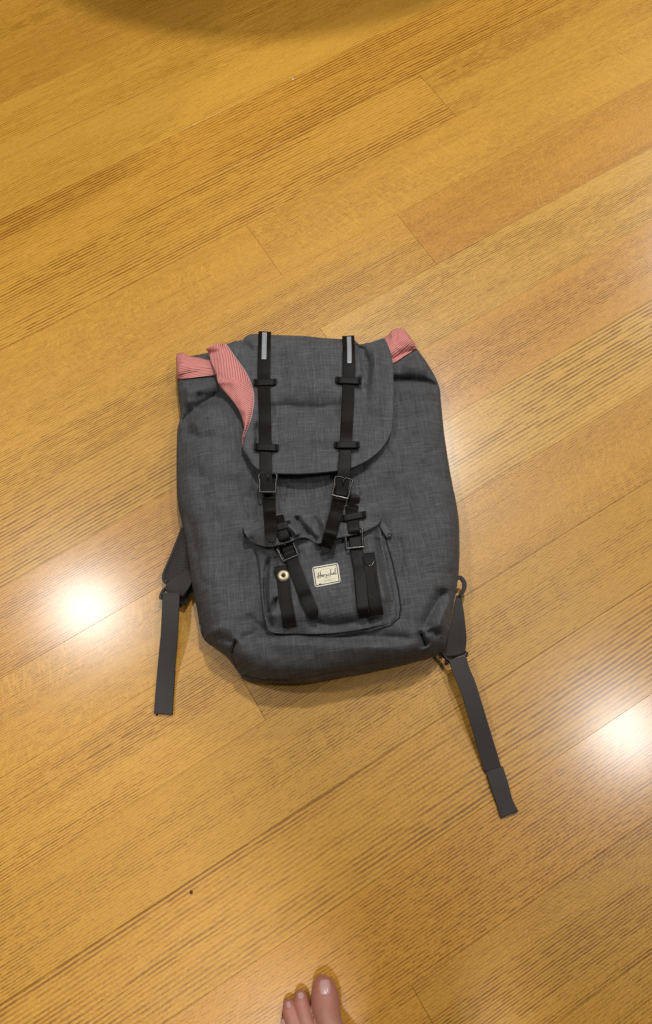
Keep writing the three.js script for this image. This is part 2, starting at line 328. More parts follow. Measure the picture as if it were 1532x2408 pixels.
// a strap: centre line [X, Y, width], lying on a surface
function strap(line, { thick = 0.0024, off = 0.002, surf, step = 4, smoothN = 3, round = 0, crown = 0.0006, roundStart = 0, heights, drop = 0 } = {}) {
  const c = new THREE.CatmullRomCurve3(line.map(p => new THREE.Vector3(p[0], p[1], p[2])), false, 'centripetal'); c.arcLengthDivisions = 400;
  const len = c.getLength(), n = Math.max(4, Math.round(len / step));
  const P = []; for (let i = 0; i <= n; i++) { const q = c.getPointAt(i / n), t = c.getTangentAt(i / n); const l = Math.hypot(t.x, t.y) || 1; P.push([q.x, q.y, q.z, -t.y / l, t.x / l]); }
  let hs = P.map((p, i) => heights ? heights(i / n) : Math.max(surf(p[0], p[1]), surf(p[0] + p[3] * p[2] * 0.4, p[1] + p[4] * p[2] * 0.4), surf(p[0] - p[3] * p[2] * 0.4, p[1] - p[4] * p[2] * 0.4)) + off);
  if (drop) for (let i = 1; i <= n; i++) hs[i] = Math.max(hs[i], hs[i - 1] - drop * step);
  for (let k = 0; k < smoothN; k++) hs = hs.map((h, i) => (hs[Math.max(0, i - 1)] + 2 * h + hs[Math.min(n, i + 1)]) / 4);
  const sec = [[-1, -1], [-1, 0.55], [-0.93, 0.9], [-0.75, 1], [0, 1.15], [0.75, 1], [0.93, 0.9], [1, 0.55], [1, -1]];
  const pos = [], uv = [], idx = []; let run = 0, last = null;
  for (let i = 0; i <= n; i++) {
    const [X, Y, w0, nx, ny] = P[i]; let w = w0;
    if (round) { const e = (n - i) * len / n / round; if (e < 1) w *= Math.pow(Math.max(0.0, 1 - Math.pow(1 - e, 1.9)), 0.6) * 0.96 + 0.04; }
    if (roundStart) { const e = i * len / n / roundStart; if (e < 1) w *= Math.sqrt(Math.max(0.0, 1 - (1 - e) * (1 - e))) * 0.97 + 0.03; }
    const cc = at(X, Y, hs[i]); if (last) run += cc.distanceTo(last); last = cc;
    for (const [a, b] of sec) {
      const s = a * w / 2, p = at(X - nx * s, Y - ny * s, hs[i]);
      pos.push(p.x, p.y + (b < 0 ? -thick : thick * 0 + (b - 1) * crown * 2), p.z); uv.push(a * w / 2 * 0.0006, run);
    }
  }
  const S = sec.length;
  for (let i = 0; i < n; i++) for (let k = 0; k < S; k++) { const l = (k + 1) % S, a = i * S + k, b = i * S + l, c2 = a + S, d = b + S; idx.push(a, b, c2, b, d, c2); }
  for (let k = 1; k < S - 1; k++) { idx.push(0, k + 1, k); const b = n * S; idx.push(b, b + k, b + k + 1); }
  const g = new THREE.BufferGeometry();
  g.setAttribute('position', new THREE.Float32BufferAttribute(pos, 3)); g.setAttribute('uv', new THREE.Float32BufferAttribute(uv, 2)); g.setIndex(idx); g.computeVertexNormals();
  g.userData = { P, hs, n };
  return g;
}
const tube = (pts, r, closed = false, seg = 0, rs = 8) => new THREE.TubeGeometry(new THREE.CatmullRomCurve3(pts, closed, 'centripetal'), seg || pts.length * 4, r, rs, closed);
const lineOn = (pts, surf, off, r) => { const q = []; const c = { }; for (let i = 0; i < pts.length - 1; i++) { const n = Math.max(2, Math.round(Math.hypot(pts[i + 1][0] - pts[i][0], pts[i + 1][1] - pts[i][1]) / 8)); for (let k = 0; k < n; k++) { const X = lerp(pts[i][0], pts[i + 1][0], k / n), Y = lerp(pts[i][1], pts[i + 1][1], k / n); q.push(at(X, Y, surf(X, Y) + off)); } } const e = pts[pts.length - 1]; q.push(at(e[0], e[1], surf(e[0], e[1]) + off)); return new THREE.TubeGeometry(new THREE.CatmullRomCurve3(q), q.length * 2, r, 6); };

// ------------------------------------------------------------------ backpack
const bag = thing('backpack', 'dark grey heathered canvas backpack with black straps lying on its back on the oak floor', 'backpack');
const O = {
  top: [[414, 842], [440, 838], [500, 828], [560, 822], [700, 815], [840, 818], [920, 822], [980, 820]],
  left: [[414, 842], [416, 892], [419, 933], [424, 978], [417, 1006], [415, 1048], [415, 1130], [418, 1185], [429, 1240], [440, 1305], [450, 1372], [463, 1435], [477, 1500], [505, 1525], [532, 1545], [548, 1565], [570, 1597]],
  right: [[980, 820], [1008, 860], [1032, 908], [1037, 950], [1043, 1010], [1052, 1073], [1062, 1131], [1073, 1185], [1079, 1230], [1080, 1270], [1079, 1335], [1073, 1385], [1063, 1435], [1054, 1485], [1048, 1515], [1038, 1537]],
  bottom: [[570, 1597], [595, 1604], [622, 1607], [670, 1609], [718, 1608], [760, 1602], [823, 1590], [923, 1570], [998, 1551], [1020, 1545], [1038, 1537]],
};
const hmax = Y => { const k = [[780, 0.040], [880, 0.050], [960, 0.056], [1100, 0.066], [1300, 0.078], [1450, 0.090], [1540, 0.092], [1620, 0.092]]; for (let i = 0; i < k.length - 1; i++) if (Y <= k[i + 1][0]) return lerp(k[i][1], k[i + 1][1], smooth(k[i][0], k[i + 1][0], Y)); return 0.09; };
const bodyFolds = folds([
  fold([[530, 915], [490, 940], [445, 972], [422, 998]], 13, 0.011, 0.25, 0.15), fold([[465, 915], [470, 945], [462, 965]], 12, 0.006), fold([[505, 965], [470, 985], [436, 1004]], 16, -0.005),
  fold([[430, 900], [445, 930], [440, 960]], 10, -0.004),
  fold([[915, 893], [960, 893], [1000, 897], [1032, 907]], 9, 0.012, 0.05, 0.1), fold([[920, 925], [970, 918], [1028, 922]], 18, -0.004), fold([[940, 860], [990, 862], [1010, 868]], 14, -0.005),
  fold([[1050, 1380], [1030, 1410], [1005, 1455], [985, 1495]], 15, 0.011, 0.25, 0.25), fold([[1062, 1400], [1040, 1450], [1025, 1490]], 16, -0.007),
  fold([[985, 1480], [994, 1505], [1003, 1522]], 7, 0.012, 0.3, 0.2), fold([[1000, 1484], [1018, 1485], [1036, 1498]], 5, 0.006),
  fold([[555, 1508], [600, 1488], [700, 1486], [800, 1498], [900, 1498], [985, 1502]], 12, 0.006, 0.1, 0.1), fold([[570, 1520], [700, 1513], [850, 1520], [980, 1522]], 20, -0.005),
  fold([[556, 1502], [546, 1530], [549, 1560]], 5, 0.007, 0.2, 0.4), fold([[500, 1500], [530, 1505], [552, 1512]], 10, 0.004), fold([[480, 1490], [520, 1475], [560, 1480]], 14, -0.003),
  fold([[430, 1200], [450, 1245], [470, 1330]], 16, 0.004), fold([[520, 1180], [515, 1260], [525, 1360]], 22, 0.004), fold([[560, 1240], [575, 1320], [570, 1420]], 16, 0.004), fold([[545, 1100], [560, 1160], [600, 1210]], 18, 0.003),
  fold([[950, 1120], [965, 1220], [955, 1330]], 24, 0.0035), fold([[1000, 1040], [990, 1140], [1010, 1250]], 26, 0.003), fold([[900, 1110], [930, 1160], [940, 1230]], 16, 0.003), fold([[455, 1080], [480, 1140], [470, 1200]], 22, 0.003),
  fold([[420, 1010], [470, 1030], [540, 1030]], 14, 0.004), fold([[590, 1130], [600, 1180], [585, 1240]], 10, 0.004), fold([[660, 1130], [720, 1150], [790, 1140]], 20, 0.003), fold([[930, 1250], [945, 1300], [935, 1380]], 10, 0.004),
  fold([[575, 1440], [600, 1465], [640, 1490]], 12, 0.004), fold([[960, 1400], [950, 1440], [960, 1480]], 14, 0.003),
]);
function hBodySmooth(X, Y) {
  const dl = segDist(X, Y, O.left)[0], dr = segDist(X, Y, O.right)[0], dt = segDist(X, Y, O.top)[0], db = segDist(X, Y, O.bottom)[0];
  const low = smooth(1440, 1600, Y), he = lerp(0.026, 0.008, low);
  const p = dome(dl, 62) * dome(dr, 62) * dome(dt, 46) * dome(db, 74);
  return [he + (hmax(Y) - he) * p, p];
}
function hBody(X, Y) {
  const [h, p] = hBodySmooth(X, Y);
  const rg = (sx, sy, k) => Math.pow(1 - Math.abs(2 * vnoise(X / sx + 0.4 * vnoise(X / 40, Y / 40, k + 1), Y / sy, k) - 1), 5);
  const n = -0.0028 * rg(64, 120, 33) - 0.0018 * rg(120, 60, 35) + (fbm(X / 70, Y / 90, 31, 3) - 0.5) * 0.010 + (fbm(X / 22, Y / 26, 37, 2) - 0.5) * 0.0022;
  return Math.max(0.006, h + (bodyFolds(X, Y) + n) * smooth(0.1, 0.75, p));
}
mesh('body', sheet(coons(O.top, O.bottom, O.left, O.right), hBody, 190, 240, 0, [{ inset: 0.004, drop: 0.008 }, { inset: 0.012, drop: 0.016 }, { inset: 0.03, y: 0.002 }]), M.cloth, bag);

// main flap
const FL = {
  top: [[531, 809], [551, 802], [569, 799], [581, 788], [596, 785], [636, 787], [718, 790], [755, 794], [803, 797], [833, 799], [844, 809], [858, 807], [873, 804], [893, 797], [903, 795]],
  left: [[531, 809], [556, 845], [576, 873], [590, 903], [596, 930], [592, 973], [582, 1005], [574, 1023], [570, 1050], [578, 1068], [588, 1083]],
  right: [[903, 795], [910, 808], [918, 828], [923, 853], [925, 920], [924, 973], [918, 1018], [905, 1043], [890, 1061], [876, 1073]],
  bottom: [[588, 1083], [598, 1096], [612, 1106], [638, 1112], [690, 1114], [725, 1113], [790, 1107], [825, 1100], [858, 1085], [876, 1073]],
};
const flapPoly = [...FL.top, ...FL.right.slice(1), ...FL.bottom.slice(0, -1).reverse(), ...FL.left.slice(1, -1).reverse()];
const flapFolds = folds([
  fold([[842, 806], [852, 825], [860, 850], [862, 900], [858, 975]], 8, 0.016, 0.02, 0.5), fold([[880, 812], [888, 900], [890, 1000]], 20, -0.007, 0.1, 0.4),
  fold([[610, 968], [680, 962], [760, 966], [830, 956]], 20, 0.011, 0.15, 0.2), fold([[640, 900], [720, 905], [800, 900]], 26, -0.005), fold([[640, 1040], [730, 1030], [820, 1030]], 30, -0.006),
  fold([[665, 812], [660, 870], [668, 920]], 18, 0.004), fold([[740, 800], [760, 850], [755, 900]], 20, -0.003), fold([[600, 985], [606, 1030], [600, 1070]], 9, 0.008), fold([[545, 806], [580, 812], [600, 830]], 8, 0.005),
  fold([[870, 950], [850, 1000], [870, 1040]], 18, 0.003), fold([[846, 880], [850, 905], [845, 930]], 8, 0.006),
]);
function hFlap(X, Y) {
  const dt = segDist(X, Y, FL.top)[0], dl = segDist(X, Y, FL.left)[0];
  const base = lerp(0.052, 0.082, smooth(800, 1110, Y)) + 0.006 * dome(Math.min(dl, 40), 40);
  const n = (fbm(X / 60, Y / 60, 61, 3) - 0.5) * 0.006 + (fbm(X / 20, Y / 24, 67, 2) - 0.5) * 0.0016;
  const side = smooth(0, 60, segDist(X, Y, FL.right)[0]);
  const h = 0.018 + (base - 0.018) * dome(dt + 3, 30) + flapFolds(X, Y) * smooth(0, 30, dt + 12) + n - 0.008 * (1 - side);
  return Math.max(h, hBodySmooth(X, Y)[0] + 0.003);
}
mesh('flap', sheet(coons(FL.top, FL.bottom, FL.left, FL.right), hFlap, 120, 110, 0.0035), M.flap, bag);
// turned-over side of the flap: striped lining
{
  const edge = FL.left, outer = [[484, 820], [491, 831], [495, 850], [506, 873], [514, 903], [539, 933], [559, 960], [570, 988], [573, 1003], [569, 1026], [568, 1046]];
  const topc = [[484, 820], [498, 812], [514, 808], [531, 809]], bot = [[568, 1046], [569, 1048]];
  const rightc = FL.left.slice(0, 9).map(p => [p[0] - 0.5, p[1]]);
  const cm = coons(topc, bot, outer, rightc);
  const hl = (X, Y, u, v) => {
    const hi = hFlap(X, Y) + 0.002, lo = hBody(X, Y) + 0.006;
    return Math.max(lerp(Math.min(lo + 0.012, hi), hi, Math.pow(u, 0.7)) + 0.005 * Math.sin(u * 3.1) + 0.006 * Math.exp(-(((v - 0.33 - 0.12 * u) / 0.035) ** 2)) * (1 - u) + 0.003 * (fbm(X / 14, Y / 14, 91, 2) - 0.5), lo);
  };
  const g = sheet(cm, hl, 34, 80, 0.002);
  // stripes run along the strip; the upper end is cut on another grain
  const uv = g.attributes.uv, W = 35, n = uv.count;
  for (let k = 0; k < n; k++) { const q = k % (W * 81), i = q % W, j = Math.floor(q / W); const v = j / 80, u = i / 34; const x = uv.getX(k), y = uv.getY(k); const a = v < 0.30 + 0.12 * u ? 1.66 : -0.62; uv.setXY(k, x * Math.cos(a) - y * Math.sin(a), x * Math.sin(a) + y * Math.cos(a)); }
  const fl = mesh('flap_lining', g, M.stripeA, bag); fl.userData.label = 'red and white striped lining of the flap, folded over at its left edge';
  const beads = []; const pts = []; for (let i = 0; i <= 60; i++) { const t = i / 60, q = polyAt(FL.left, t * 0.80); pts.push(at(q.x, q.y, hFlap(q.x, q.y) + 0.0015)); }
  mesh('bound_edge', new THREE.TubeGeometry(new THREE.CatmullRomCurve3(pts), 160, 0.0012, 6), M.edge, bag);
}
// striped hems of the open mouth
{
  const a = coons([[413, 842], [416, 833], [429, 829], [442, 836], [466, 840], [496, 842]], [[415, 892], [450, 889], [480, 885], [512, 881]], [[413, 842], [414, 868], [415, 892]], [[496, 842], [504, 862], [512, 881]]);
  const h = (X, Y, u, v) => 0.030 + 0.024 * Math.sin(Math.PI * clamp(v * 0.75 + 0.12)) * (0.45 + 0.55 * dome(u * 99, 20)) + 0.003 * (fbm(X / 12, Y / 12, 11, 2) - 0.5) + 0.004 * Math.exp(-(((u - 0.28 + v * 0.3) / 0.05) ** 2)) * (v < 0.35 ? 1 : 0.2);
  const l = mesh('mouth_lining', sheet(a, (X, Y, u, v) => Math.max(h(X, Y, u, v), v > 0.4 ? hBody(X, Y) + 0.003 : 0), 40, 26, 0.002, [{ inset: 0.003, drop: 0.006 }, { inset: 0.008, drop: 0.016 }]), M.stripeA, bag); l.userData.label = 'striped red lining turned out over the left side of the mouth';
  const b = coons([[903, 796], [911, 789], [922, 776], [933, 772], [948, 774], [963, 790]], [[918, 857], [932, 850], [950, 838], [980, 820]], [[903, 796], [912, 816], [918, 857]], [[963, 790], [972, 804], [980, 820]]);
  const hb = (X, Y, u, v) => 0.026 + 0.026 * Math.sin(Math.PI * clamp(v * 0.8 + 0.12)) * (0.5 + 0.5 * dome((1 - u) * 90, 30)) + 0.006 * Math.exp(-(((X - 922) / 7) ** 2 + ((Y - 787) / 9) ** 2)) - 0.005 * Math.exp(-(((X - 930) / 5) ** 2 + ((Y - 792) / 8) ** 2)) + 0.003 * (fbm(X / 10, Y / 10, 13, 2) - 0.5);
  const g = sheet(b, (X, Y, u, v) => Math.max(hb(X, Y, u, v), v > 0.5 ? hBody(X, Y) + 0.003 : 0), 34, 36, 0.002, [{ inset: 0.003, drop: 0.006 }, { inset: 0.008, drop: 0.014 }]);
  const uv = g.attributes.uv, r = -0.62; for (let k = 0; k < uv.count; k++) { const x = uv.getX(k), y = uv.getY(k); uv.setXY(k, x * Math.cos(r) - y * Math.sin(r), x * Math.sin(r) + y * Math.cos(r)); }
  const m = mesh('mouth_lining', g, M.stripeA, bag); m.userData.label = 'crumpled striped red lining sticking out at the right corner of the mouth';
}
// front pocket
const PK = {
  top: [[590, 1268], [640, 1262], [720, 1258], [800, 1248], [860, 1238], [894, 1232]],
  left: [[590, 1268], [604, 1310], [610, 1360], [614, 1410], [620, 1450], [630, 1482]],
  right: [[894, 1232], [900, 1280], [911, 1335], [924, 1397], [932, 1430], [930, 1452], [920, 1464]],
  bottom: [[630, 1482], [640, 1488], [700, 1491], [760, 1491], [830, 1484], [880, 1474], [905, 1469], [920, 1464]],
};
const pocketPoly = [...PK.top, ...PK.right.slice(1), ...PK.bottom.slice(0, -1).reverse(), ...PK.left.slice(1, -1).reverse()];
const pocketFolds = folds([
  fold([[634, 1305], [624, 1345], [620, 1390], [625, 1440], [634, 1482]], 6, 0.009, 0.15, 0.05), fold([[640, 1318], [633, 1370], [636, 1430], [645, 1470]], 8, -0.006), fold([[655, 1400], [641, 1425], [630, 1450]], 5, 0.008), fold([[648, 1300], [646, 1330], [650, 1370]], 6, 0.006),
  fold([[884, 1255], [896, 1300], [904, 1335], [918, 1390], [927, 1435]], 6, 0.008, 0.1, 0.1), fold([[868, 1270], [885, 1330], [902, 1395], [908, 1430]], 12, -0.006), fold([[880, 1248], [900, 1258], [910, 1268]], 7, 0.006),
  fold([[700, 1460], [780, 1470], [880, 1458]], 16, 0.005), fold([[640, 1290], [680, 1300], [720, 1300]], 12, 0.004), fold([[770, 1290], [775, 1320], [760, 1345]], 18, 0.003), fold([[845, 1440], [870, 1462], [900, 1460]], 9, 0.006), fold([[715, 1390], [760, 1400], [810, 1395]], 30, -0.003),
]);
function hPocket(X, Y) {
  const ds = Math.min(segDist(X, Y, PK.left)[0], segDist(X, Y, PK.right)[0]), db = segDist(X, Y, PK.bottom)[0], d = Math.min(ds, db);
  const n = (fbm(X / 40, Y / 44, 71, 3) - 0.5) * 0.006;
  return hBodySmooth(X, Y)[0] + 0.0015 + 0.018 * lerp(dome(ds, 46), smooth(0, 46, ds), 0.35) * lerp(dome(db, 46), smooth(0, 50, db), 0.75) + (pocketFolds(X, Y) + n) * smooth(2, 12, d);
}
mesh('front_pocket', sheet(coons(PK.top, PK.bottom, PK.left, PK.right), hPocket, 96, 84, 0, [{ inset: 0.001, drop: 0.004 }, { inset: 0.003, drop: 0.02 }]), M.pocket, bag);
mesh('pocket_piping', lineOn([[905, 1262], [922, 1320], [936, 1385], [942, 1430], [938, 1452], [918, 1470], [873, 1484], [823, 1494], [780, 1499]], hBody, 0.0004, 0.0011), M.thread, bag);
mesh('bottom_seam', lineOn([[552, 1504], [546, 1530], [548, 1552], [556, 1570]], hBody, 0.0002, 0.0009), M.thread, bag);
mesh('bottom_seam', lineOn([[572, 1588], [600, 1594], [622, 1598], [680, 1599]], hBody, 0.0003, 0.0009), M.thread, bag);
mesh('bottom_seam', lineOn([[998, 1486], [1012, 1484], [1026, 1490], [1036, 1499]], hBody, 0.0002, 0.0008), M.thread, bag);

// pocket flap
const PF = {
  top: [[572, 1238], [600, 1229], [640, 1212], [690, 1200], [760, 1192], [838, 1185], [870, 1182], [897, 1184]],
  left: [[572, 1238], [573, 1250], [583, 1266], [594, 1276]],
  right: [[897, 1184], [900, 1200], [897, 1220], [890, 1231], [880, 1238]],
  bottom: [[594, 1276], [606, 1281], [630, 1286], [650, 1283], [690, 1271], [708, 1264], [725, 1266], [745, 1278], [763, 1275], [790, 1266], [820, 1260], [855, 1250], [880, 1238]],
};
const pfPoly = [...PF.top, ...PF.right.slice(1), ...PF.bottom.slice(0, -1).reverse(), ...PF.left.slice(1, -1).reverse()];
const pfFolds = folds([fold([[690, 1208], [706, 1232], [726, 1255], [744, 1274]], 7, 0.010, 0.2, 0.05), fold([[668, 1222], [692, 1250], [702, 1264]], 9, -0.008), fold([[752, 1210], [765, 1240], [768, 1268]], 12, -0.005), fold([[735, 1210], [748, 1236], [752, 1258]], 6, 0.005), fold([[650, 1260], [680, 1258], [700, 1264]], 8, 0.005)]);
const hPFlap = (X, Y) => Math.max(hPocket(X, Y), hBody(X, Y)) + 0.006 + 0.007 * smooth(1190, 1270, Y) * smooth(575, 640, X) + pfFolds(X, Y) + (fbm(X / 30, Y / 30, 81, 3) - 0.5) * 0.004 - 0.008 * (1 - smooth(0, 14, segDist(X, Y, PF.top)[0]));
mesh('pocket_flap', sheet(coons(PF.top, PF.bottom, PF.left, PF.right), hPFlap, 100, 34, 0.003), M.pflap, bag);

const surfAll = (X, Y) => {
  let h = 0; const b = hBody(X, Y); h = b;
  if (inside(X, Y, pocketPoly)) h = Math.max(h, hPocket(X, Y));
  if (inside(X, Y, pfPoly)) h = Math.max(h, hPFlap(X, Y));
  if (inside(X, Y, flapPoly)) h = Math.max(h, hFlap(X, Y));
  return h;
};
// a row of sheet points in a frame turned by `ang` about (cx, cy)
const local = (cx, cy, ang) => (x, y, h) => at(cx + x * Math.cos(ang) - y * Math.sin(ang), cy + x * Math.sin(ang) + y * Math.cos(ang), h);
function buckle(parent, cx, cy, w, hgt, ang, h, label) {
  const L = local(cx, cy, ang), a = w / 2, b = hgt / 2;
  const g = new THREE.Group(); g.name = 'buckle'; parent.add(g); if (label) g.userData.label = label;
  const fr = [[-a * 0.86, b], [-a * 0.92, b * 0.5], [-a * 0.9, 0], [-a * 1.0, -b * 0.55], [-a * 0.94, -b * 0.92], [-a * 0.5, -b], [0, -b], [a * 0.5, -b], [a * 0.94, -b * 0.92], [a * 1.0, -b * 0.55], [a * 0.9, 0], [a * 0.92, b * 0.5], [a * 0.86, b]];
  mesh('frame', new THREE.TubeGeometry(new THREE.CatmullRomCurve3(fr.map(p => L(p[0], p[1], h + 0.0012)), false, 'centripetal'), 80, 0.00165, 8), M.metal, g);
  mesh('roller', tube([L(-a * 0.96, b, h + 0.002), L(0, b, h + 0.002), L(a * 0.96, b, h + 0.002)], 0.0019, false, 8), M.roller, g);
  mesh('prong', tube([L(0, -b * 1.06, h + 0.002), L(0, -b * 0.9, h + 0.0034), L(0.5, -b * 0.5, h + 0.0024), L(0.5, -b * 0.3, h + 0.0008)], 0.0011, false, 14), M.metal, g);
  return g;
}
function keeper(parent, x0, y0, x1, y1, w, h) {                        // little leather loop across a strap, ends bent down
  const n = 13; const line = []; for (let i = 0; i < n; i++) line.push([lerp(x0, x1, i / (n - 1)), lerp(y0, y1, i / (n - 1)), w]);
  const g = strap(line, { thick: 0.0022, step: 3, smoothN: 0, heights: t => h - 0.0075 * Math.pow(Math.abs(2 * t - 1), 7) });
  const k = mesh('keeper', g, M.leather, parent);
  for (const [x, y, s] of [[x0, y0, 1], [x1, y1, -1]]) mesh('loop_end', tube([at(x + s * 3, y - w * 0.42, h - 0.0035), at(x + s * 2, y, h - 0.003), at(x + s * 3, y + w * 0.42, h - 0.0035)], 0.0016, false, 8), M.groove, k);
  return k;
}
function holes(parent, list, surfH) { for (const [x, y] of list) { const g = new THREE.CylinderGeometry(0.0017, 0.0017, 0.0012, 14); const m = mesh('hole', g, M.groove, parent); m.position.copy(at(x, y, surfH(x, y))); } }
const strapHeight = (g) => (X, Y) => { const { P, hs } = g.userData; let b = 1e9, h = 0; P.forEach((p, i) => { const d = Math.hypot(p[0] - X, p[1] - Y); if (d < b) { b = d; h = hs[i]; } }); return h; };
function leatherStrap(name, label, line, opt) { const g = strap(line, { surf: surfAll, ...opt }); const m = mesh(name, g, M.leather, bag); if (label) m.userData.label = label; m.h = strapHeight(g); return m; }

// long left strap over the flap
const s1 = leatherStrap('flap_strap', 'left black strap over the flap', [[622, 779, 30], [621, 800, 30], [620, 848, 30], [620, 908, 30], [622, 973, 29], [623.5, 1043, 29], [624.5, 1110, 29], [627, 1140, 28], [630, 1160, 28]], { off: 0.0038, smoothN: 10, drop: 0.00016 });
mesh('reflective_strip', strap([[621.5, 781, 11], [620.5, 820, 11], [620, 844, 11]], { thick: 0.0008, heights: t => s1.h(621, lerp(781, 844, t)) + 0.0024, smoothN: 2, crown: 0.0001 }), M.reflective, s1);
keeper(s1, 595, 898, 650, 897, 15, s1.h(620, 897) + 0.0046); keeper(s1, 596.5, 1049, 655, 1052, 16, s1.h(624, 1050) + 0.0046);
const hs1 = strap([[629, 1132, 29], [631, 1160, 29], [633.5, 1200, 29], [636, 1240, 29], [637, 1276, 28]], { surf: surfAll, off: 0.0125, smoothN: 8, round: 26, step: 2 });
const t1 = mesh('strap_tail', hs1, M.leather, s1); t1.h = strapHeight(hs1);
holes(t1, [[631, 1173], [632.5, 1196]], t1.h);
buckle(s1, 629, 1135, 42, 44, 0.01, Math.max(t1.h(630, 1140), s1.h(628, 1140)) + 0.002);
// long right strap
const s2 = leatherStrap('flap_strap', 'right black strap over the flap', [[818, 789, 29], [819, 805, 29], [820, 853, 30], [819, 898, 29], [817, 960, 29], [813.5, 1023, 29], [809, 1098, 30], [806, 1130, 30], [800, 1165, 29]], { off: 0.0038, smoothN: 10, drop: 0.00016 });
mesh('reflective_strip', strap([[820, 791, 10], [821, 822, 10], [821, 853, 10]], { thick: 0.0008, heights: t => s2.h(820, lerp(791, 853, t)) + 0.0024, smoothN: 2, crown: 0.0001 }), M.reflective, s2);
keeper(s2, 788, 892, 850, 895, 15, s2.h(819, 893) + 0.0046); keeper(s2, 784, 1045, 845.5, 1045, 15, s2.h(813, 1045) + 0.0046);
const hs2 = strap([[804, 1142, 30], [798, 1170, 31], [786, 1218, 31], [772, 1268, 30], [761, 1303, 28]], { surf: surfAll, off: 0.013, smoothN: 10, round: 30, step: 2 });
const t2 = mesh('strap_tail', hs2, M.leather, s2); t2.h = strapHeight(hs2);
holes(t2, [[795, 1184], [787, 1208]], t2.h);
buckle(s2, 804, 1146, 42, 46, 0.22, Math.max(t2.h(802, 1150), s2.h(804, 1146)) + 0.002);

// pocket straps
const s3 = leatherStrap('pocket_strap', 'left strap of the pocket flap', [[652, 1212, 27], [659, 1240, 27], [668, 1266, 27], [676, 1290, 27], [684, 1312, 27]], { off: 0.004, smoothN: 5 });
keeper(s3, 640, 1242, 683, 1231, 17, s3.h(663, 1236) + 0.0045);
const hs3 = strap([[675, 1285, 28], [684, 1311, 29], [701, 1357, 29], [722, 1410, 30], [742, 1456, 27]], { surf: surfAll, off: 0.006, smoothN: 8, round: 24, step: 2 });
const t3 = mesh('strap_tail', hs3, M.leather, s3); t3.h = strapHeight(hs3);
holes(t3, [[687, 1327], [696, 1351], [707, 1374]], t3.h);
buckle(s3, 674, 1292, 43, 44, -0.40, Math.max(t3.h(676, 1295), s3.h(676, 1295)) + 0.0015);
const tab = mesh('strap_tab', strap([[834, 1160, 26], [832, 1180, 26], [828, 1196, 27]], { surf: surfAll, off: 0.005, smoothN: 4, roundStart: 12 }), M.leather, bag);
const s4 = leatherStrap('pocket_strap', 'right strap of the pocket flap', [[825, 1188, 29], [828, 1212, 29], [831, 1240, 28], [835, 1270, 28], [838, 1292, 28]], { off: 0.004, smoothN: 5 });
keeper(s4, 801, 1219, 860, 1208, 15, s4.h(829, 1213) + 0.0048);
const hs4 = strap([[834, 1262, 29], [838, 1290, 30], [845, 1340, 29], [850, 1395, 28.5], [855, 1453, 28]], { surf: surfAll, off: 0.0065, smoothN: 8, round: 26, step: 2 });
const t4 = mesh('strap_tail', hs4, M.leather, s4); t4.h = strapHeight(hs4);
holes(t4, [[838, 1306], [842, 1332], [845, 1358]], t4.h);
buckle(s4, 832, 1265, 43, 46, -0.10, Math.max(t4.h(834, 1268), s4.h(834, 1268)) + 0.0015);
// sewn-on strips with the snaps under the tails
function strip(label, line, edges, end) {
  const g = strap(line, { surf: hPocket, off: 0.0016, thick: 0.0016, smoothN: 4, crown: 0.0002 });
  const m = mesh('leather_strip', g, M.strip, bag); m.userData.label = label; const h = strapHeight(g);
  for (const e of edges) mesh('stitch_line', new THREE.TubeGeometry(new THREE.CatmullRomCurve3(e.map(p => at(p[0], p[1], h(p[0], p[1]) + 0.0002))), 30, 0.0005, 5), M.groove, m);
  m.h = h; return m;
}
const st1 = strip('black strip with a brass snap', [[659, 1330, 30], [665, 1365, 31], [671, 1410, 31], [677, 1445, 31], [682, 1474, 31]], [[[656, 1370], [662, 1415], [669, 1450], [672, 1472]], [[677, 1375], [683, 1412], [688, 1445], [692, 1468]]]);
const st2 = strip('black strip under the right pocket strap', [[865, 1300, 30], [871, 1340, 30], [876, 1380, 30], [882, 1420, 31], [886, 1446, 31]], [[[881, 1345], [886, 1385], [892, 1425], [895, 1442]]]);
mesh('scratch', new THREE.TubeGeometry(new THREE.CatmullRomCurve3([[868, 1398], [875, 1406], [884, 1413], [887, 1415]].map(p => at(p[0], p[1], st2.h(p[0], p[1]) + 0.0003))), 20, 0.0003, 5), new THREE.MeshStandardMaterial({ color: new THREE.Color(0.05, 0.05, 0.05), roughness: 0.6 }), st2);
{
  const prof = [[0.0001, 0.0012], [0.0022, 0.0012], [0.0027, 0.0030], [0.0050, 0.0036], [0.0078, 0.0026], [0.0086, 0.0006], [0.0086, -0.002]].map(p => new THREE.Vector2(...p));
  const snap = mesh('snap', new THREE.LatheGeometry(prof, 40), M.brass, st1); snap.position.copy(at(666, 1354, st1.h(666, 1354) + 0.0006));
  snap.userData.label = 'tarnished brass snap socket';
  const hole = mesh('socket', new THREE.CylinderGeometry(0.0022, 0.0022, 0.0005, 20), M.groove, snap); hole.position.y = 0.0016;
  const ring = mesh('snap', new THREE.TorusGeometry(0.0066, 0.0005, 8, 30, 1.7), M.silver, st2); ring.position.copy(at(867, 1319, st2.h(867, 1319) + 0.0012)); ring.rotation.set(-Math.PI / 2, 0, -1.9);  // highlight on the rim built as a short bright arc, the rest left black
  ring.userData.label = 'black snap, the lit part of its rim shaped as a short silver arc';
  const cap = mesh('cap', new THREE.CylinderGeometry(0.0064, 0.0070, 0.0016, 28), M.groove, ring); cap.rotation.x = Math.PI / 2;
}
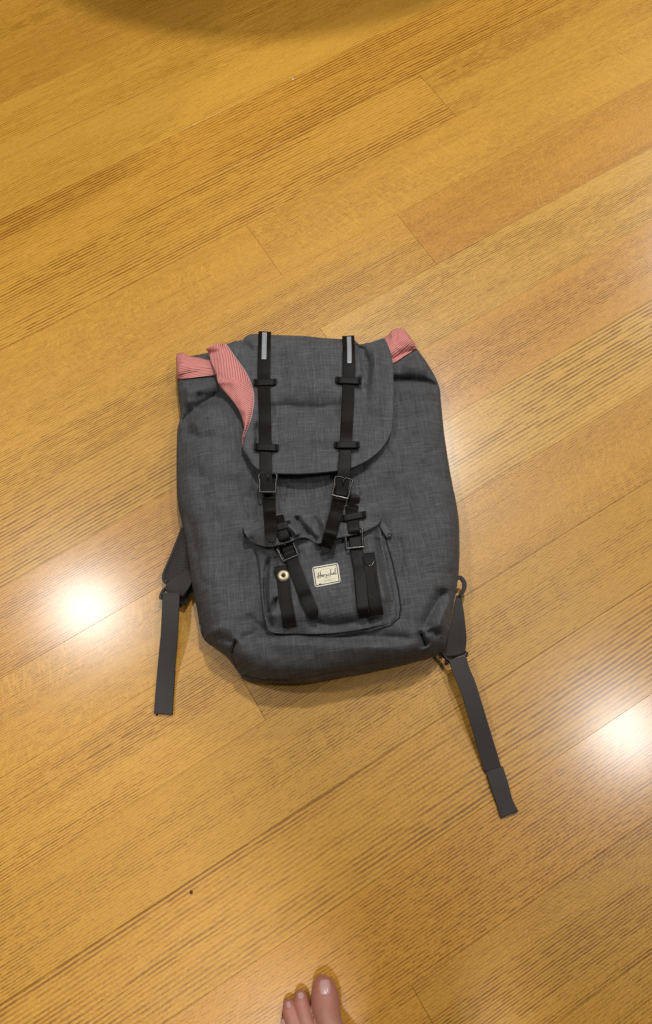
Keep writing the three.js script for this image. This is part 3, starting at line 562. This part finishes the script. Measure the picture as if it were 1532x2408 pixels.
// zip pulls
{
  const zp = mesh('zipper_pull', strap([[890, 1222, 13], [903, 1241, 15], [913, 1256, 16], [918, 1264, 15]], { thick: 0.0022, round: 8, step: 1.5, heights: t => lerp(hBody(900, 1235), hBody(920, 1262), t) + 0.011 - 0.004 * t, smoothN: 0 }), M.zip, bag);
  const eye = mesh('eyelet', new THREE.TorusGeometry(0.0026, 0.0006, 6, 20), M.groove, zp); eye.position.copy(at(916, 1258, hBody(918, 1260) + 0.0082)); eye.rotation.x = -Math.PI / 2;
  mesh('zipper_slider', tube([at(571, 1243, hBody(571, 1243) + 0.004), at(574, 1250, hBody(574, 1250) + 0.005), at(575, 1262, hBody(575, 1262) + 0.003)], 0.0017, false, 8), M.metal, bag);
}
// woven label
{
  const cv = document.createElement('canvas'); cv.width = 640; cv.height = 480; const c = cv.getContext('2d');
  c.fillStyle = '#ece6cc'; c.fillRect(0, 0, 640, 480);
  c.strokeStyle = '#f6f2e6'; c.lineWidth = 26; c.strokeRect(8, 8, 624, 464);
  c.strokeStyle = '#17140c'; c.lineWidth = 21; c.strokeRect(36, 34, 568, 412);
  c.strokeStyle = c.fillStyle = '#17140c'; c.lineCap = c.lineJoin = 'round';
  const stroke = (w, ...p) => { c.lineWidth = w * 1.35; c.beginPath(); c.moveTo(p[0], p[1]); for (let i = 2; i + 3 < p.length; i += 4) c.quadraticCurveTo(p[i], p[i + 1], p[i + 2], p[i + 3]); c.stroke(); };
  // arched line of small capitals
  c.save(); c.font = 'bold 27px sans-serif'; c.textAlign = 'center'; c.fillStyle = '#6a6440';
  const arch = 'FINEST QUALITY'; [...arch].forEach((ch, i) => { const a = (i - 6.5) * 0.082; c.save(); c.translate(320 + Math.sin(a) * 300, 400 - Math.cos(a) * 300); c.rotate(a); c.fillText(ch, 0, 0); c.restore(); }); c.restore();
  c.font = 'bold 15px sans-serif'; c.textAlign = 'center'; c.fillText('THE', 330, 165);
  // script: H e r s c h e l
  c.font = 'italic 10px serif';
  const letter = (dx, fn) => { c.save(); c.translate(dx, 0); fn(); c.restore(); };
  letter(-34, () => { stroke(14, 172, 150, 160, 215, 140, 290); stroke(14, 226, 146, 206, 215, 190, 286); stroke(10, 118, 246, 180, 222, 236, 226); });
  letter(-26, () => stroke(10, 222, 252, 262, 240, 256, 218, 244, 206, 226, 246, 226, 276, 274, 250));
  letter(-18, () => stroke(10, 270, 218, 274, 228, 276, 272, 284, 226, 306, 222));
  letter(-14, () => stroke(10, 312, 228, 336, 210, 330, 236, 348, 262, 318, 268, 350, 270, 366, 244));
  letter(-8, () => stroke(10, 398, 222, 372, 214, 366, 244, 368, 276, 410, 250));
  letter(14, () => { stroke(12, 428, 130, 414, 210, 404, 270); stroke(10, 408, 246, 436, 206, 432, 240, 430, 272, 452, 252); });
  letter(22, () => stroke(10, 452, 248, 490, 236, 484, 216, 468, 204, 456, 242, 458, 276, 496, 248));
  letter(30, () => stroke(14, 528, 118, 514, 190, 502, 250, 506, 276, 536, 246));
  c.font = 'bold 30px sans-serif'; c.fillText('SUPPLY CO.', 340, 310);
  c.fillStyle = '#4a4630'; c.font = 'bold 17px sans-serif'; c.fillText('BRAND', 330, 345);
  c.lineWidth = 5; c.strokeStyle = '#8d8658'; for (const [a, b, y] of [[110, 250, 352], [410, 540, 352], [150, 280, 404], [400, 520, 404]]) { c.beginPath(); c.moveTo(a, y); c.lineTo(b, y); c.stroke(); }
  c.font = 'bold 30px sans-serif'; c.fillText('TRADE MARK', 330, 385);
  c.fillStyle = '#17140c'; c.beginPath(); c.moveTo(95, 440); c.lineTo(120, 405); c.lineTo(140, 428); c.lineTo(158, 400); c.lineTo(165, 440); c.fill();
  const t = new THREE.CanvasTexture(cv); t.colorSpace = THREE.SRGBColorSpace;
  const cor = [[732.5, 1334], [794, 1323], [801, 1369], [740, 1381]];
  const mp = (u, v) => { const r = 0.06, du = u - 0.5, dv = v - 0.5, k = Math.max(0, Math.abs(du) - 0.44) * Math.max(0, Math.abs(dv) - 0.42) * 14; u = 0.5 + du * (1 - k); v = 0.5 + dv * (1 - k); return [0, 1].map(i => (1 - v) * ((1 - u) * cor[0][i] + u * cor[1][i]) + v * ((1 - u) * cor[3][i] + u * cor[2][i])); };
  const g = sheet(mp, (X, Y) => hPocket(X, Y) + 0.0016, 24, 18, 0.0016); const n = 25 * 19, uv = g.attributes.uv;
  for (let k = 0; k < uv.count; k++) { const q = k % n; uv.setXY(k, (q % 25) / 24, 1 - Math.floor(q / 25) / 18); }
  const lb = mesh('label_patch', g, new THREE.MeshStandardMaterial({ map: t, roughness: 0.8 }), bag); lb.userData.label = 'cream woven label with black border and script lettering';
}
// shoulder straps and webbing tails
{
  const low = 0.014;
  const pad = coons([[428, 1240], [436, 1262], [446, 1290]], [[383, 1357], [386, 1368], [420, 1376]], [[428, 1240], [405, 1300], [383, 1357]], [[446, 1290], [450, 1330], [450, 1372]]);
  const p = mesh('shoulder_strap', sheet(pad, (X, Y, u, v) => 0.010 + 0.014 * Math.sin(Math.PI * clamp(u * 0.8 + 0.1)) + 0.004 * (1 - v), 16, 40, 0.011), M.mesh, bag); p.userData.label = 'end of the padded air mesh shoulder strap at the left';
  mesh('binding', tube([[428, 1241], [405, 1300], [383, 1357], [388, 1369], [408, 1374]].map(q => at(q[0], q[1], 0.016)), 0.0022, false, 40), M.web, p);
  const web = coons([[391, 1371], [415, 1352], [442, 1336]], [[390, 1392], [408, 1398], [430, 1402]], [[391, 1371], [388, 1382], [390, 1392]], [[442, 1336], [450, 1366], [430, 1402]]);
  mesh('webbing_fold', sheet(web, (X, Y, u, v) => 0.026 + 0.010 * u * Math.sin(v * 2.6) - 0.003 * v, 16, 16, 0.002), M.web, bag);
  const sl = tube([[378, 1409], [379, 1398], [390, 1384], [405, 1390], [424, 1400], [432, 1393], [447, 1376]].map(q => at(q[0], q[1], 0.018)), 0.0030, false, 60); mesh('slider', sl, M.plastic, bag);
  mesh('webbing', strap([[424, 1420, 20], [434, 1400, 22], [446, 1378, 22]], { thick: 0.002, heights: t => 0.016, smoothN: 0 }), M.dark, bag);
  const tl = mesh('webbing', strap([[402, 1394, 40], [400, 1430, 40], [397.5, 1485, 40], [391, 1560, 41], [388, 1600, 42], [382.5, 1678, 43]], { thick: 0.0018, heights: t => 0.026 * (1 - smooth(0, 0.95, t)) + 0.0045 + 0.004 * Math.sin(t * 6) * (1 - t), smoothN: 1, crown: 0.0001 }), M.web, bag); tl.userData.label = 'loose grey webbing tail at the left';
  mesh('sewn_end', strap([[390.5, 1574, 41.6], [386.5, 1625, 42.4], [382.5, 1679, 43.6]], { thick: 0.0036, heights: t => 0.0052 - 0.0004 * t + 0.0012 * t, smoothN: 1, crown: 0.0003 }), M.web, tl);
  mesh('stitch_line', tube([at(371, 1575, 0.0062), at(390, 1576, 0.0062), at(411, 1577, 0.0062)], 0.0006, false, 8), M.groove, tl);
  // right side
  mesh('loop', strap([[1070, 1362, 9], [1081, 1357, 9], [1090, 1366, 9.5], [1092, 1378, 10], [1088, 1390, 10], [1080, 1402, 9]], { thick: 0.004, heights: t => 0.03 - 0.006 * t, smoothN: 1, step: 2 }), M.web, bag);
  const wr = coons([[1072, 1400], [1078, 1400], [1084, 1402]], [[1048, 1544], [1070, 1542], [1093, 1537]], [[1072, 1400], [1062, 1450], [1052, 1500], [1048, 1544]], [[1084, 1402], [1090, 1436], [1095, 1480], [1096.5, 1505], [1093, 1537]]);
  mesh('webbing', sheet(wr, (X, Y, u, v) => 0.022 + 0.004 * Math.sin(v * 4) - 0.008 * u * v, 12, 40, 0.002), M.web, bag);
  mesh('slider', mergeGeometries([tube([[1040, 1534], [1046, 1545], [1056, 1553], [1075, 1547], [1094, 1539], [1097, 1532]].map(q => at(q[0], q[1], 0.024)), 0.0028, false, 40), tube([[1050, 1558], [1064, 1553], [1098, 1541]].map(q => at(q[0], q[1], 0.022)), 0.002, false, 30)]), M.plastic, bag);
  const tr = mesh('webbing', strap([[1075, 1546, 42], [1084, 1577, 41], [1096, 1604, 40], [1111, 1650, 40], [1131.5, 1718, 40], [1150, 1780, 41], [1158, 1809, 42]], { thick: 0.0018, heights: t => 0.0045 + 0.024 * Math.pow(1 - t, 1.1) + 0.014 * Math.sin(t * 3.1) * (1 - t * 0.6), smoothN: 1, crown: 0.0001 }), M.web, bag); tr.userData.label = 'long grey webbing tail at the right';
  mesh('sewn_end', strap([[1162, 1808, 41.5], [1174, 1846, 42], [1187, 1888, 39], [1198, 1916, 44]], { thick: 0.0034, heights: t => 0.0056 + 0.001 * Math.sin(t * 5), smoothN: 1, crown: 0.0003 }), M.web, tr);
  mesh('stitch_line', tube([at(1160, 1822, 0.0065), at(1168, 1825, 0.0068), at(1172, 1817, 0.0068)], 0.0005, false, 10), M.zip, tr);
}

// ------------------------------------------------------------------ round table beyond the frame: its top throws the round shadow
{
  const t = thing('round_table', 'round table beyond the top edge, whose curved shadow falls on the boards', 'table', [0.14, 0, -1.972]);
  const wood = new THREE.MeshStandardMaterial({ map: scaled(oakTex.calm[0], 1, 1), roughness: 0.5, color: new THREE.Color(0.8, 0.55, 0.4) });
  const r = 0.53, prof = [[0, 0.72], [r - 0.02, 0.72], [r - 0.004, 0.727], [r, 0.735], [r - 0.004, 0.746], [r - 0.01, 0.75], [0, 0.75]].map(p => new THREE.Vector2(...p));
  mesh('tabletop', new THREE.LatheGeometry(prof, 96), wood, t);
  mesh('pedestal', new THREE.LatheGeometry([[0, 0], [0.24, 0], [0.24, 0.02], [0.06, 0.06], [0.04, 0.2], [0.045, 0.6], [0.12, 0.72], [0, 0.72]].map(p => new THREE.Vector2(...p)), 48), wood, t);
}
// ------------------------------------------------------------------ the person taking the picture: only the toes reach into the frame
{
  const person = thing('person', 'bare toes of a person standing at the bottom edge', 'person');
  const v3 = (x, y, z) => new THREE.Vector3(x, y, z);
  const capsule = (p, a, b, ra, rb) => { const ab = b.clone().sub(a), t = clamp(p.clone().sub(a).dot(ab) / Math.max(ab.lengthSq(), 1e-9)); return p.distanceTo(a.clone().addScaledVector(ab, t)) - lerp(ra, rb, t); };
  const smin = (a, b, k) => { const h = Math.max(k - Math.abs(a - b), 0) / k; return Math.min(a, b) - h * h * k * 0.25; };
  function skinMesh(lo, hi, res, sdf) {
    const mc = new MarchingCubes(res, new THREE.MeshStandardMaterial(), false, false, 200000); mc.isolation = 0;
    const p = v3(0, 0, 0), half = res / 2;
    for (let z = 0; z < res; z++) for (let y = 0; y < res; y++) for (let x = 0; x < res; x++) {
      p.set(lerp(lo.x, hi.x, x / res), lerp(lo.y, hi.y, y / res), lerp(lo.z, hi.z, z / res));
      mc.field[x + y * res + z * res * res] = -sdf(p);
    }
    mc.update();
    const n = mc.count, pos = new Float32Array(n * 3);
    for (let k = 0; k < n; k++) for (let q = 0; q < 3; q++) { const a = ['x', 'y', 'z'][q]; pos[3 * k + q] = lerp(lo[a], hi[a], (mc.positionArray[3 * k + q] + 1) / 2); }
    let g = new THREE.BufferGeometry(); g.setAttribute('position', new THREE.BufferAttribute(pos, 3));
    g = mergeVertices(g, 1e-5); g.computeVertexNormals(); return g;
  }
  const chainSdf = (chains, k) => p => { let d = 1e3; for (const c of chains) { let e = 1e3; for (let i = 0; i < c.length - 1; i++) e = smin(e, capsule(p, c[i][0], c[i + 1][0], c[i][1], c[i + 1][1]), c.k || 0.006); d = smin(d, e, c.blend || k); } return d; };
  // left foot: toes placed where they lie on the floor
  const A = (X, Y, h, r) => [at(X, Y, h), r];
  const ankle = v3(0.015, 0.085, 0.455), heel = v3(0.022, 0.032, 0.492);
  const foot = [
    [A(759, 2317, 0.0135, 0.0120), A(762, 2336, 0.0155, 0.0148), A(766, 2364, 0.0165, 0.0158), A(773, 2400, 0.0180, 0.0132), A(784, 2452, 0.0230, 0.0190), [ankle.clone().add(v3(0.004, -0.02, -0.03)), 0.026]],
    [A(706, 2342, 0.0095, 0.0072), A(708, 2360, 0.0125, 0.0080), A(716, 2390, 0.0160, 0.0076), A(726, 2420, 0.0180, 0.0074), A(742, 2470, 0.0240, 0.0130), [ankle.clone().add(v3(0, -0.012, -0.03)), 0.026]],
    [A(678, 2361, 0.0085, 0.0064), A(681, 2378, 0.0115, 0.0072), A(690, 2406, 0.0150, 0.0074), A(700, 2430, 0.0170, 0.0072), A(718, 2480, 0.0230, 0.0120), [ankle.clone().add(v3(-0.006, -0.02, -0.03)), 0.026]],
    [A(664, 2405, 0.0080, 0.0060), A(669, 2422, 0.0110, 0.0068), A(680, 2452, 0.0150, 0.0070), A(700, 2496, 0.0200, 0.0120), [ankle.clone().add(v3(-0.012, -0.03, -0.02)), 0.024]],
    [A(661, 2452, 0.0080, 0.0058), A(668, 2476, 0.0110, 0.0066), A(684, 2515, 0.0160, 0.0110), [heel.clone().add(v3(-0.008, 0, -0.02)), 0.024]],
  ];
  foot.forEach(c => { c.k = 0.010; c.blend = 0.0035; });
  const sole = [[[at(780, 2475, 0.02), 0.020], [heel, 0.029], [ankle, 0.032]], [[at(690, 2520, 0.016), 0.016], [heel, 0.028]], [[ankle, 0.034], [v3(0.015, 0.24, 0.47), 0.044]]]; sole.forEach(c => { c.blend = 0.02; c.k = 0.02; });
  const footSdf = p => Math.max(chainSdf([...foot, ...sole], 0.004)(p), -(p.y - 0.0006));
  const fg = skinMesh(v3(-0.125, -0.004, 0.235), v3(0.065, 0.24, 0.54), 132, footSdf);
  // rest of the figure, coarse: it stands outside the frame and only dims what the varnish mirrors
  const Rf = v3(0.20, 0, 0.13), hipL = v3(-0.05, 0.86, 0.50), hipR = v3(0.15, 0.86, 0.52), kneeL = v3(0.0, 0.47, 0.455), kneeR = v3(0.19, 0.47, 0.54), aL = v3(0.015, 0.12, 0.462), aR = v3(0.205, 0.12, 0.59);
  const neck = v3(0.0, 1.42, 0.43), head = v3(-0.005, 1.58, 0.38);
  const limbs = [[[aL, 0.041], [v3(0.01, 0.32, 0.475), 0.056], [kneeL, 0.055], [hipL, 0.085]], [[aR, 0.041], [v3(0.2, 0.32, 0.585), 0.056], [kneeR, 0.055], [hipR, 0.085]]];
  const torso = [[[hipL, 0.105], [v3(-0.09, 1.05, 0.46), 0.125], [v3(-0.12, 1.28, 0.44), 0.125]], [[hipR, 0.10], [v3(0.08, 1.05, 0.46), 0.125], [v3(0.09, 1.28, 0.44), 0.12]], [[v3(-0.19, 1.36, 0.43), 0.062], [v3(0.22, 1.36, 0.43), 0.06]]];
  const arms = [[[v3(-0.22, 1.36, 0.43), 0.060], [v3(-0.255, 1.12, 0.43), 0.055], [v3(-0.10, 1.13, 0.17), 0.034]], [[v3(0.23, 1.36, 0.43), 0.055], [v3(0.31, 1.14, 0.38), 0.043], [v3(0.13, 1.13, 0.17), 0.030]]];
  const nh = [[[neck.clone().add(v3(0, -0.06, 0.02)), 0.055], [neck.clone().add(v3(0, 0.06, -0.03)), 0.052]], [[head, 0.088], [head.clone().add(v3(0, -0.06, -0.035)), 0.062]]];
  const face = [[[head.clone().add(v3(0, -0.035, -0.088)), 0.010], [head.clone().add(v3(0, -0.06, -0.10)), 0.012]], [[head.clone().add(v3(-0.088, -0.02, 0.0)), 0.016], [head.clone().add(v3(-0.088, -0.05, 0.0)), 0.012]], [[head.clone().add(v3(0.088, -0.02, 0.0)), 0.016], [head.clone().add(v3(0.088, -0.05, 0.0)), 0.012]]];
  const bodySdf = chainSdf([...limbs, ...torso, ...arms, ...nh, ...face], 0.04);
  const bg = skinMesh(v3(-0.38, 0.10, 0.05), v3(0.45, 1.75, 0.75), 110, bodySdf);
  const hand = s => { const w = v3(s < 0 ? -0.10 : 0.13, 1.13, 0.17), q = (x, y, z) => w.clone().add(v3(-s * x, y, z)); const c = [[[w, 0.026], [q(0.03, 0.005, -0.05), 0.022]], [[q(0.0, 0.012, -0.05), 0.016], [q(0.045, 0.0, -0.06), 0.016]]]; for (let k = 0; k < 4; k++) c.push([[q(0.005 + k * 0.016, 0.014 - k * 0.006, -0.06), 0.0095], [q(0.02 + k * 0.016, 0.012 - k * 0.007, -0.085 - (k === 1 ? 0.008 : 0)), 0.0085], [q(0.038 + k * 0.012, 0.004 - k * 0.007, -0.078), 0.0078]]); c.push([[q(0.02, 0.02, -0.03), 0.011], [q(0.045, 0.035, -0.04), 0.0095], [q(0.06, 0.036, -0.058), 0.008]]); return c; };
  const hands = [-1, 1].map(s => { const f = chainSdf(hand(s), 0.006); const w = s < 0 ? v3(-0.10, 1.13, 0.17) : v3(0.13, 1.13, 0.17); return skinMesh(w.clone().add(v3(-0.09, -0.06, -0.12)), w.clone().add(v3(0.09, 0.07, 0.05)), 60, f); });
  const rg = fg.clone(); { const p = rg.attributes.position; for (let k = 0; k < p.count; k++) p.setX(k, 0.22 - p.getX(k)), p.setZ(k, p.getZ(k) + Rf.z); const ix = rg.index.array; for (let k = 0; k < ix.length; k += 3) { const t = ix[k]; ix[k] = ix[k + 1]; ix[k + 1] = t; } rg.computeVertexNormals(); }
  const bodyGeo = mergeGeometries([fg, rg, bg, ...hands]);
  // skin: ruddier at the tips and joints of the toes
  const col = new Float32Array(bodyGeo.attributes.position.count * 3), P = bodyGeo.attributes.position, tips = foot.map(c => c[1][0]);
  for (let k = 0; k < P.count; k++) {
    const p = v3(P.getX(k), P.getY(k), P.getZ(k)); let t = 0; tips.forEach((q, i) => t = Math.max(t, Math.exp(-((p.distanceTo(q) / (i ? 0.014 : 0.022)) ** 2))));
    const n = 0.92 + 0.16 * fbm(p.x * 160, p.z * 160 + p.y * 90, 5, 3);
    col[3 * k] = lerp(0.37, 0.40, t) * n; col[3 * k + 1] = lerp(0.172, 0.130, t) * n; col[3 * k + 2] = lerp(0.115, 0.098, t) * n;
  }
  bodyGeo.setAttribute('color', new THREE.BufferAttribute(col, 3));
  const skin = new THREE.MeshPhysicalMaterial({ vertexColors: true, roughness: 0.52, sheen: 0.2, sheenColor: new THREE.Color(0.6, 0.35, 0.3) });
  mesh('body', bodyGeo, skin, person);
  const nailMat = new THREE.MeshPhysicalMaterial({ color: new THREE.Color(0.52, 0.30, 0.27), roughness: 0.34, clearcoat: 0.5, clearcoatRoughness: 0.2 });
  // nails: little curved plates laid over the toes
  const nail = (x0, y0, x1, y1, w0, w1, sink) => {
    const hgt = (X, Y) => { let lo = 0.002, hi = 0.05; for (let k = 0; k < 26; k++) { const m = (lo + hi) / 2; footSdf(at(X, Y, m)) < 0 ? lo = m : hi = m; } return lo; };
    const dx = x1 - x0, dy = y1 - y0, L = Math.hypot(dx, dy), nx = -dy / L, ny = dx / L;
    const mp = (u, v) => { const a = (u - 0.5) * 2, b = (v - 0.5) * 2, q = Math.sqrt(Math.max(0, 1 - 0.42 * b * b)), e = Math.sqrt(1 - 0.34 * a * a); const vv = 0.5 + b * 0.5 * e, w = lerp(w0, w1, vv) * q; return [x0 + dx * vv + nx * a * w / 2, y0 + dy * vv + ny * a * w / 2]; };
    return sheet(mp, (X, Y, u, v) => hgt(X, Y) + 0.0006 - 0.0011 * Math.pow(Math.abs(2 * u - 1), 4), 14, 14, 0.0012);
  };
  const B = [[763, 2303, 764, 2340, 31, 29], [706, 2333, 707, 2349, 17, 16], [677, 2355, 679, 2370, 13, 13], [664, 2396, 666, 2409, 9, 9]];
  B.forEach(b => mesh('toenail', nail(...b), nailMat, person));
  // clothes
  const cl = new THREE.MeshStandardMaterial({ color: new THREE.Color(0.05, 0.055, 0.07), roughness: 0.9 }), sh = new THREE.MeshStandardMaterial({ color: new THREE.Color(0.06, 0.06, 0.065), roughness: 0.92 });
  const trousers = chainSdf([[[v3(0.015, 0.20, 0.475), 0.066], [v3(0.01, 0.32, 0.478), 0.07], [kneeL, 0.07], [hipL, 0.10]], [[v3(0.205, 0.20, 0.60), 0.066], [v3(0.2, 0.32, 0.588), 0.07], [kneeR, 0.07], [hipR, 0.10]], [[hipL, 0.118], [hipR, 0.118]]], 0.03);
  mesh('trousers', skinMesh(v3(-0.3, 0.15, 0.33), v3(0.38, 1.0, 0.75), 80, p => Math.max(trousers(p), 0.17 - p.y, p.y - 0.95)), cl, person);
  const shirt = chainSdf([...torso, [[v3(-0.22, 1.36, 0.43), 0.068], [v3(-0.262, 1.22, 0.43), 0.07]], [[v3(0.23, 1.36, 0.43), 0.06], [v3(0.28, 1.22, 0.42), 0.055]]], 0.05);
  mesh('shirt', skinMesh(v3(-0.34, 0.78, 0.15), v3(0.44, 1.5, 0.75), 80, p => Math.max(shirt(p) - 0.012, 0.86 - p.y, p.y - 1.425)), sh, person);
  const hairC = head.clone().add(v3(0, 0.025, 0.02)); const hair = skinMesh(head.clone().add(v3(-0.14, -0.14, -0.14)), head.clone().add(v3(0.14, 0.14, 0.16)), 50, p => Math.max(p.distanceTo(hairC) - 0.098, (p.z - head.z) * -0.8 - (p.y - head.y) - 0.01));
  mesh('hair', hair, new THREE.MeshStandardMaterial({ color: new THREE.Color(0.02, 0.013, 0.009), roughness: 0.7 }), person);
  for (const s of [-1, 1]) { const e = mesh('eye', new THREE.SphereGeometry(0.012, 16, 12), new THREE.MeshStandardMaterial({ color: new THREE.Color(0.6, 0.58, 0.55), roughness: 0.2 }), person); e.position.copy(head).add(v3(s * 0.032, -0.012, -0.079)); }
}
// ------------------------------------------------------------------ crumbs on the floor
function crumb(name, label, X, Y, size, color, s) {
  const g = new THREE.IcosahedronGeometry(size, 2), p = g.attributes.position;
  for (let k = 0; k < p.count; k++) { const q = 0.8 + 0.45 * vnoise(p.getX(k) / size * 1.7 + 9, p.getY(k) / size * 1.7 + p.getZ(k) / size * 2 + 4, s); p.setXYZ(k, p.getX(k) * q, p.getY(k) * q * 0.55, p.getZ(k) * q); }
  g.computeVertexNormals();
  const m = mesh(name, g, new THREE.MeshStandardMaterial({ color: new THREE.Color().setRGB(...color), roughness: 0.8 })); m.position.copy(at(X, Y, size * 0.5)); m.userData = { label, category: 'crumb' };
}
crumb('crumb', 'small dark brown crumb on the boards left of the toes', 449, 2098, 0.0022, [0.09, 0.024, 0.010], 3);
crumb('lint_speck', 'tiny white speck on the boards above the backpack', 688, 186, 0.0019, [0.75, 0.7, 0.6], 5);
crumb('dirt_speck', 'tiny black speck just below the left webbing tail', 368, 1681, 0.0016, [0.01, 0.008, 0.006], 7);
renderer.render(scene, camera);
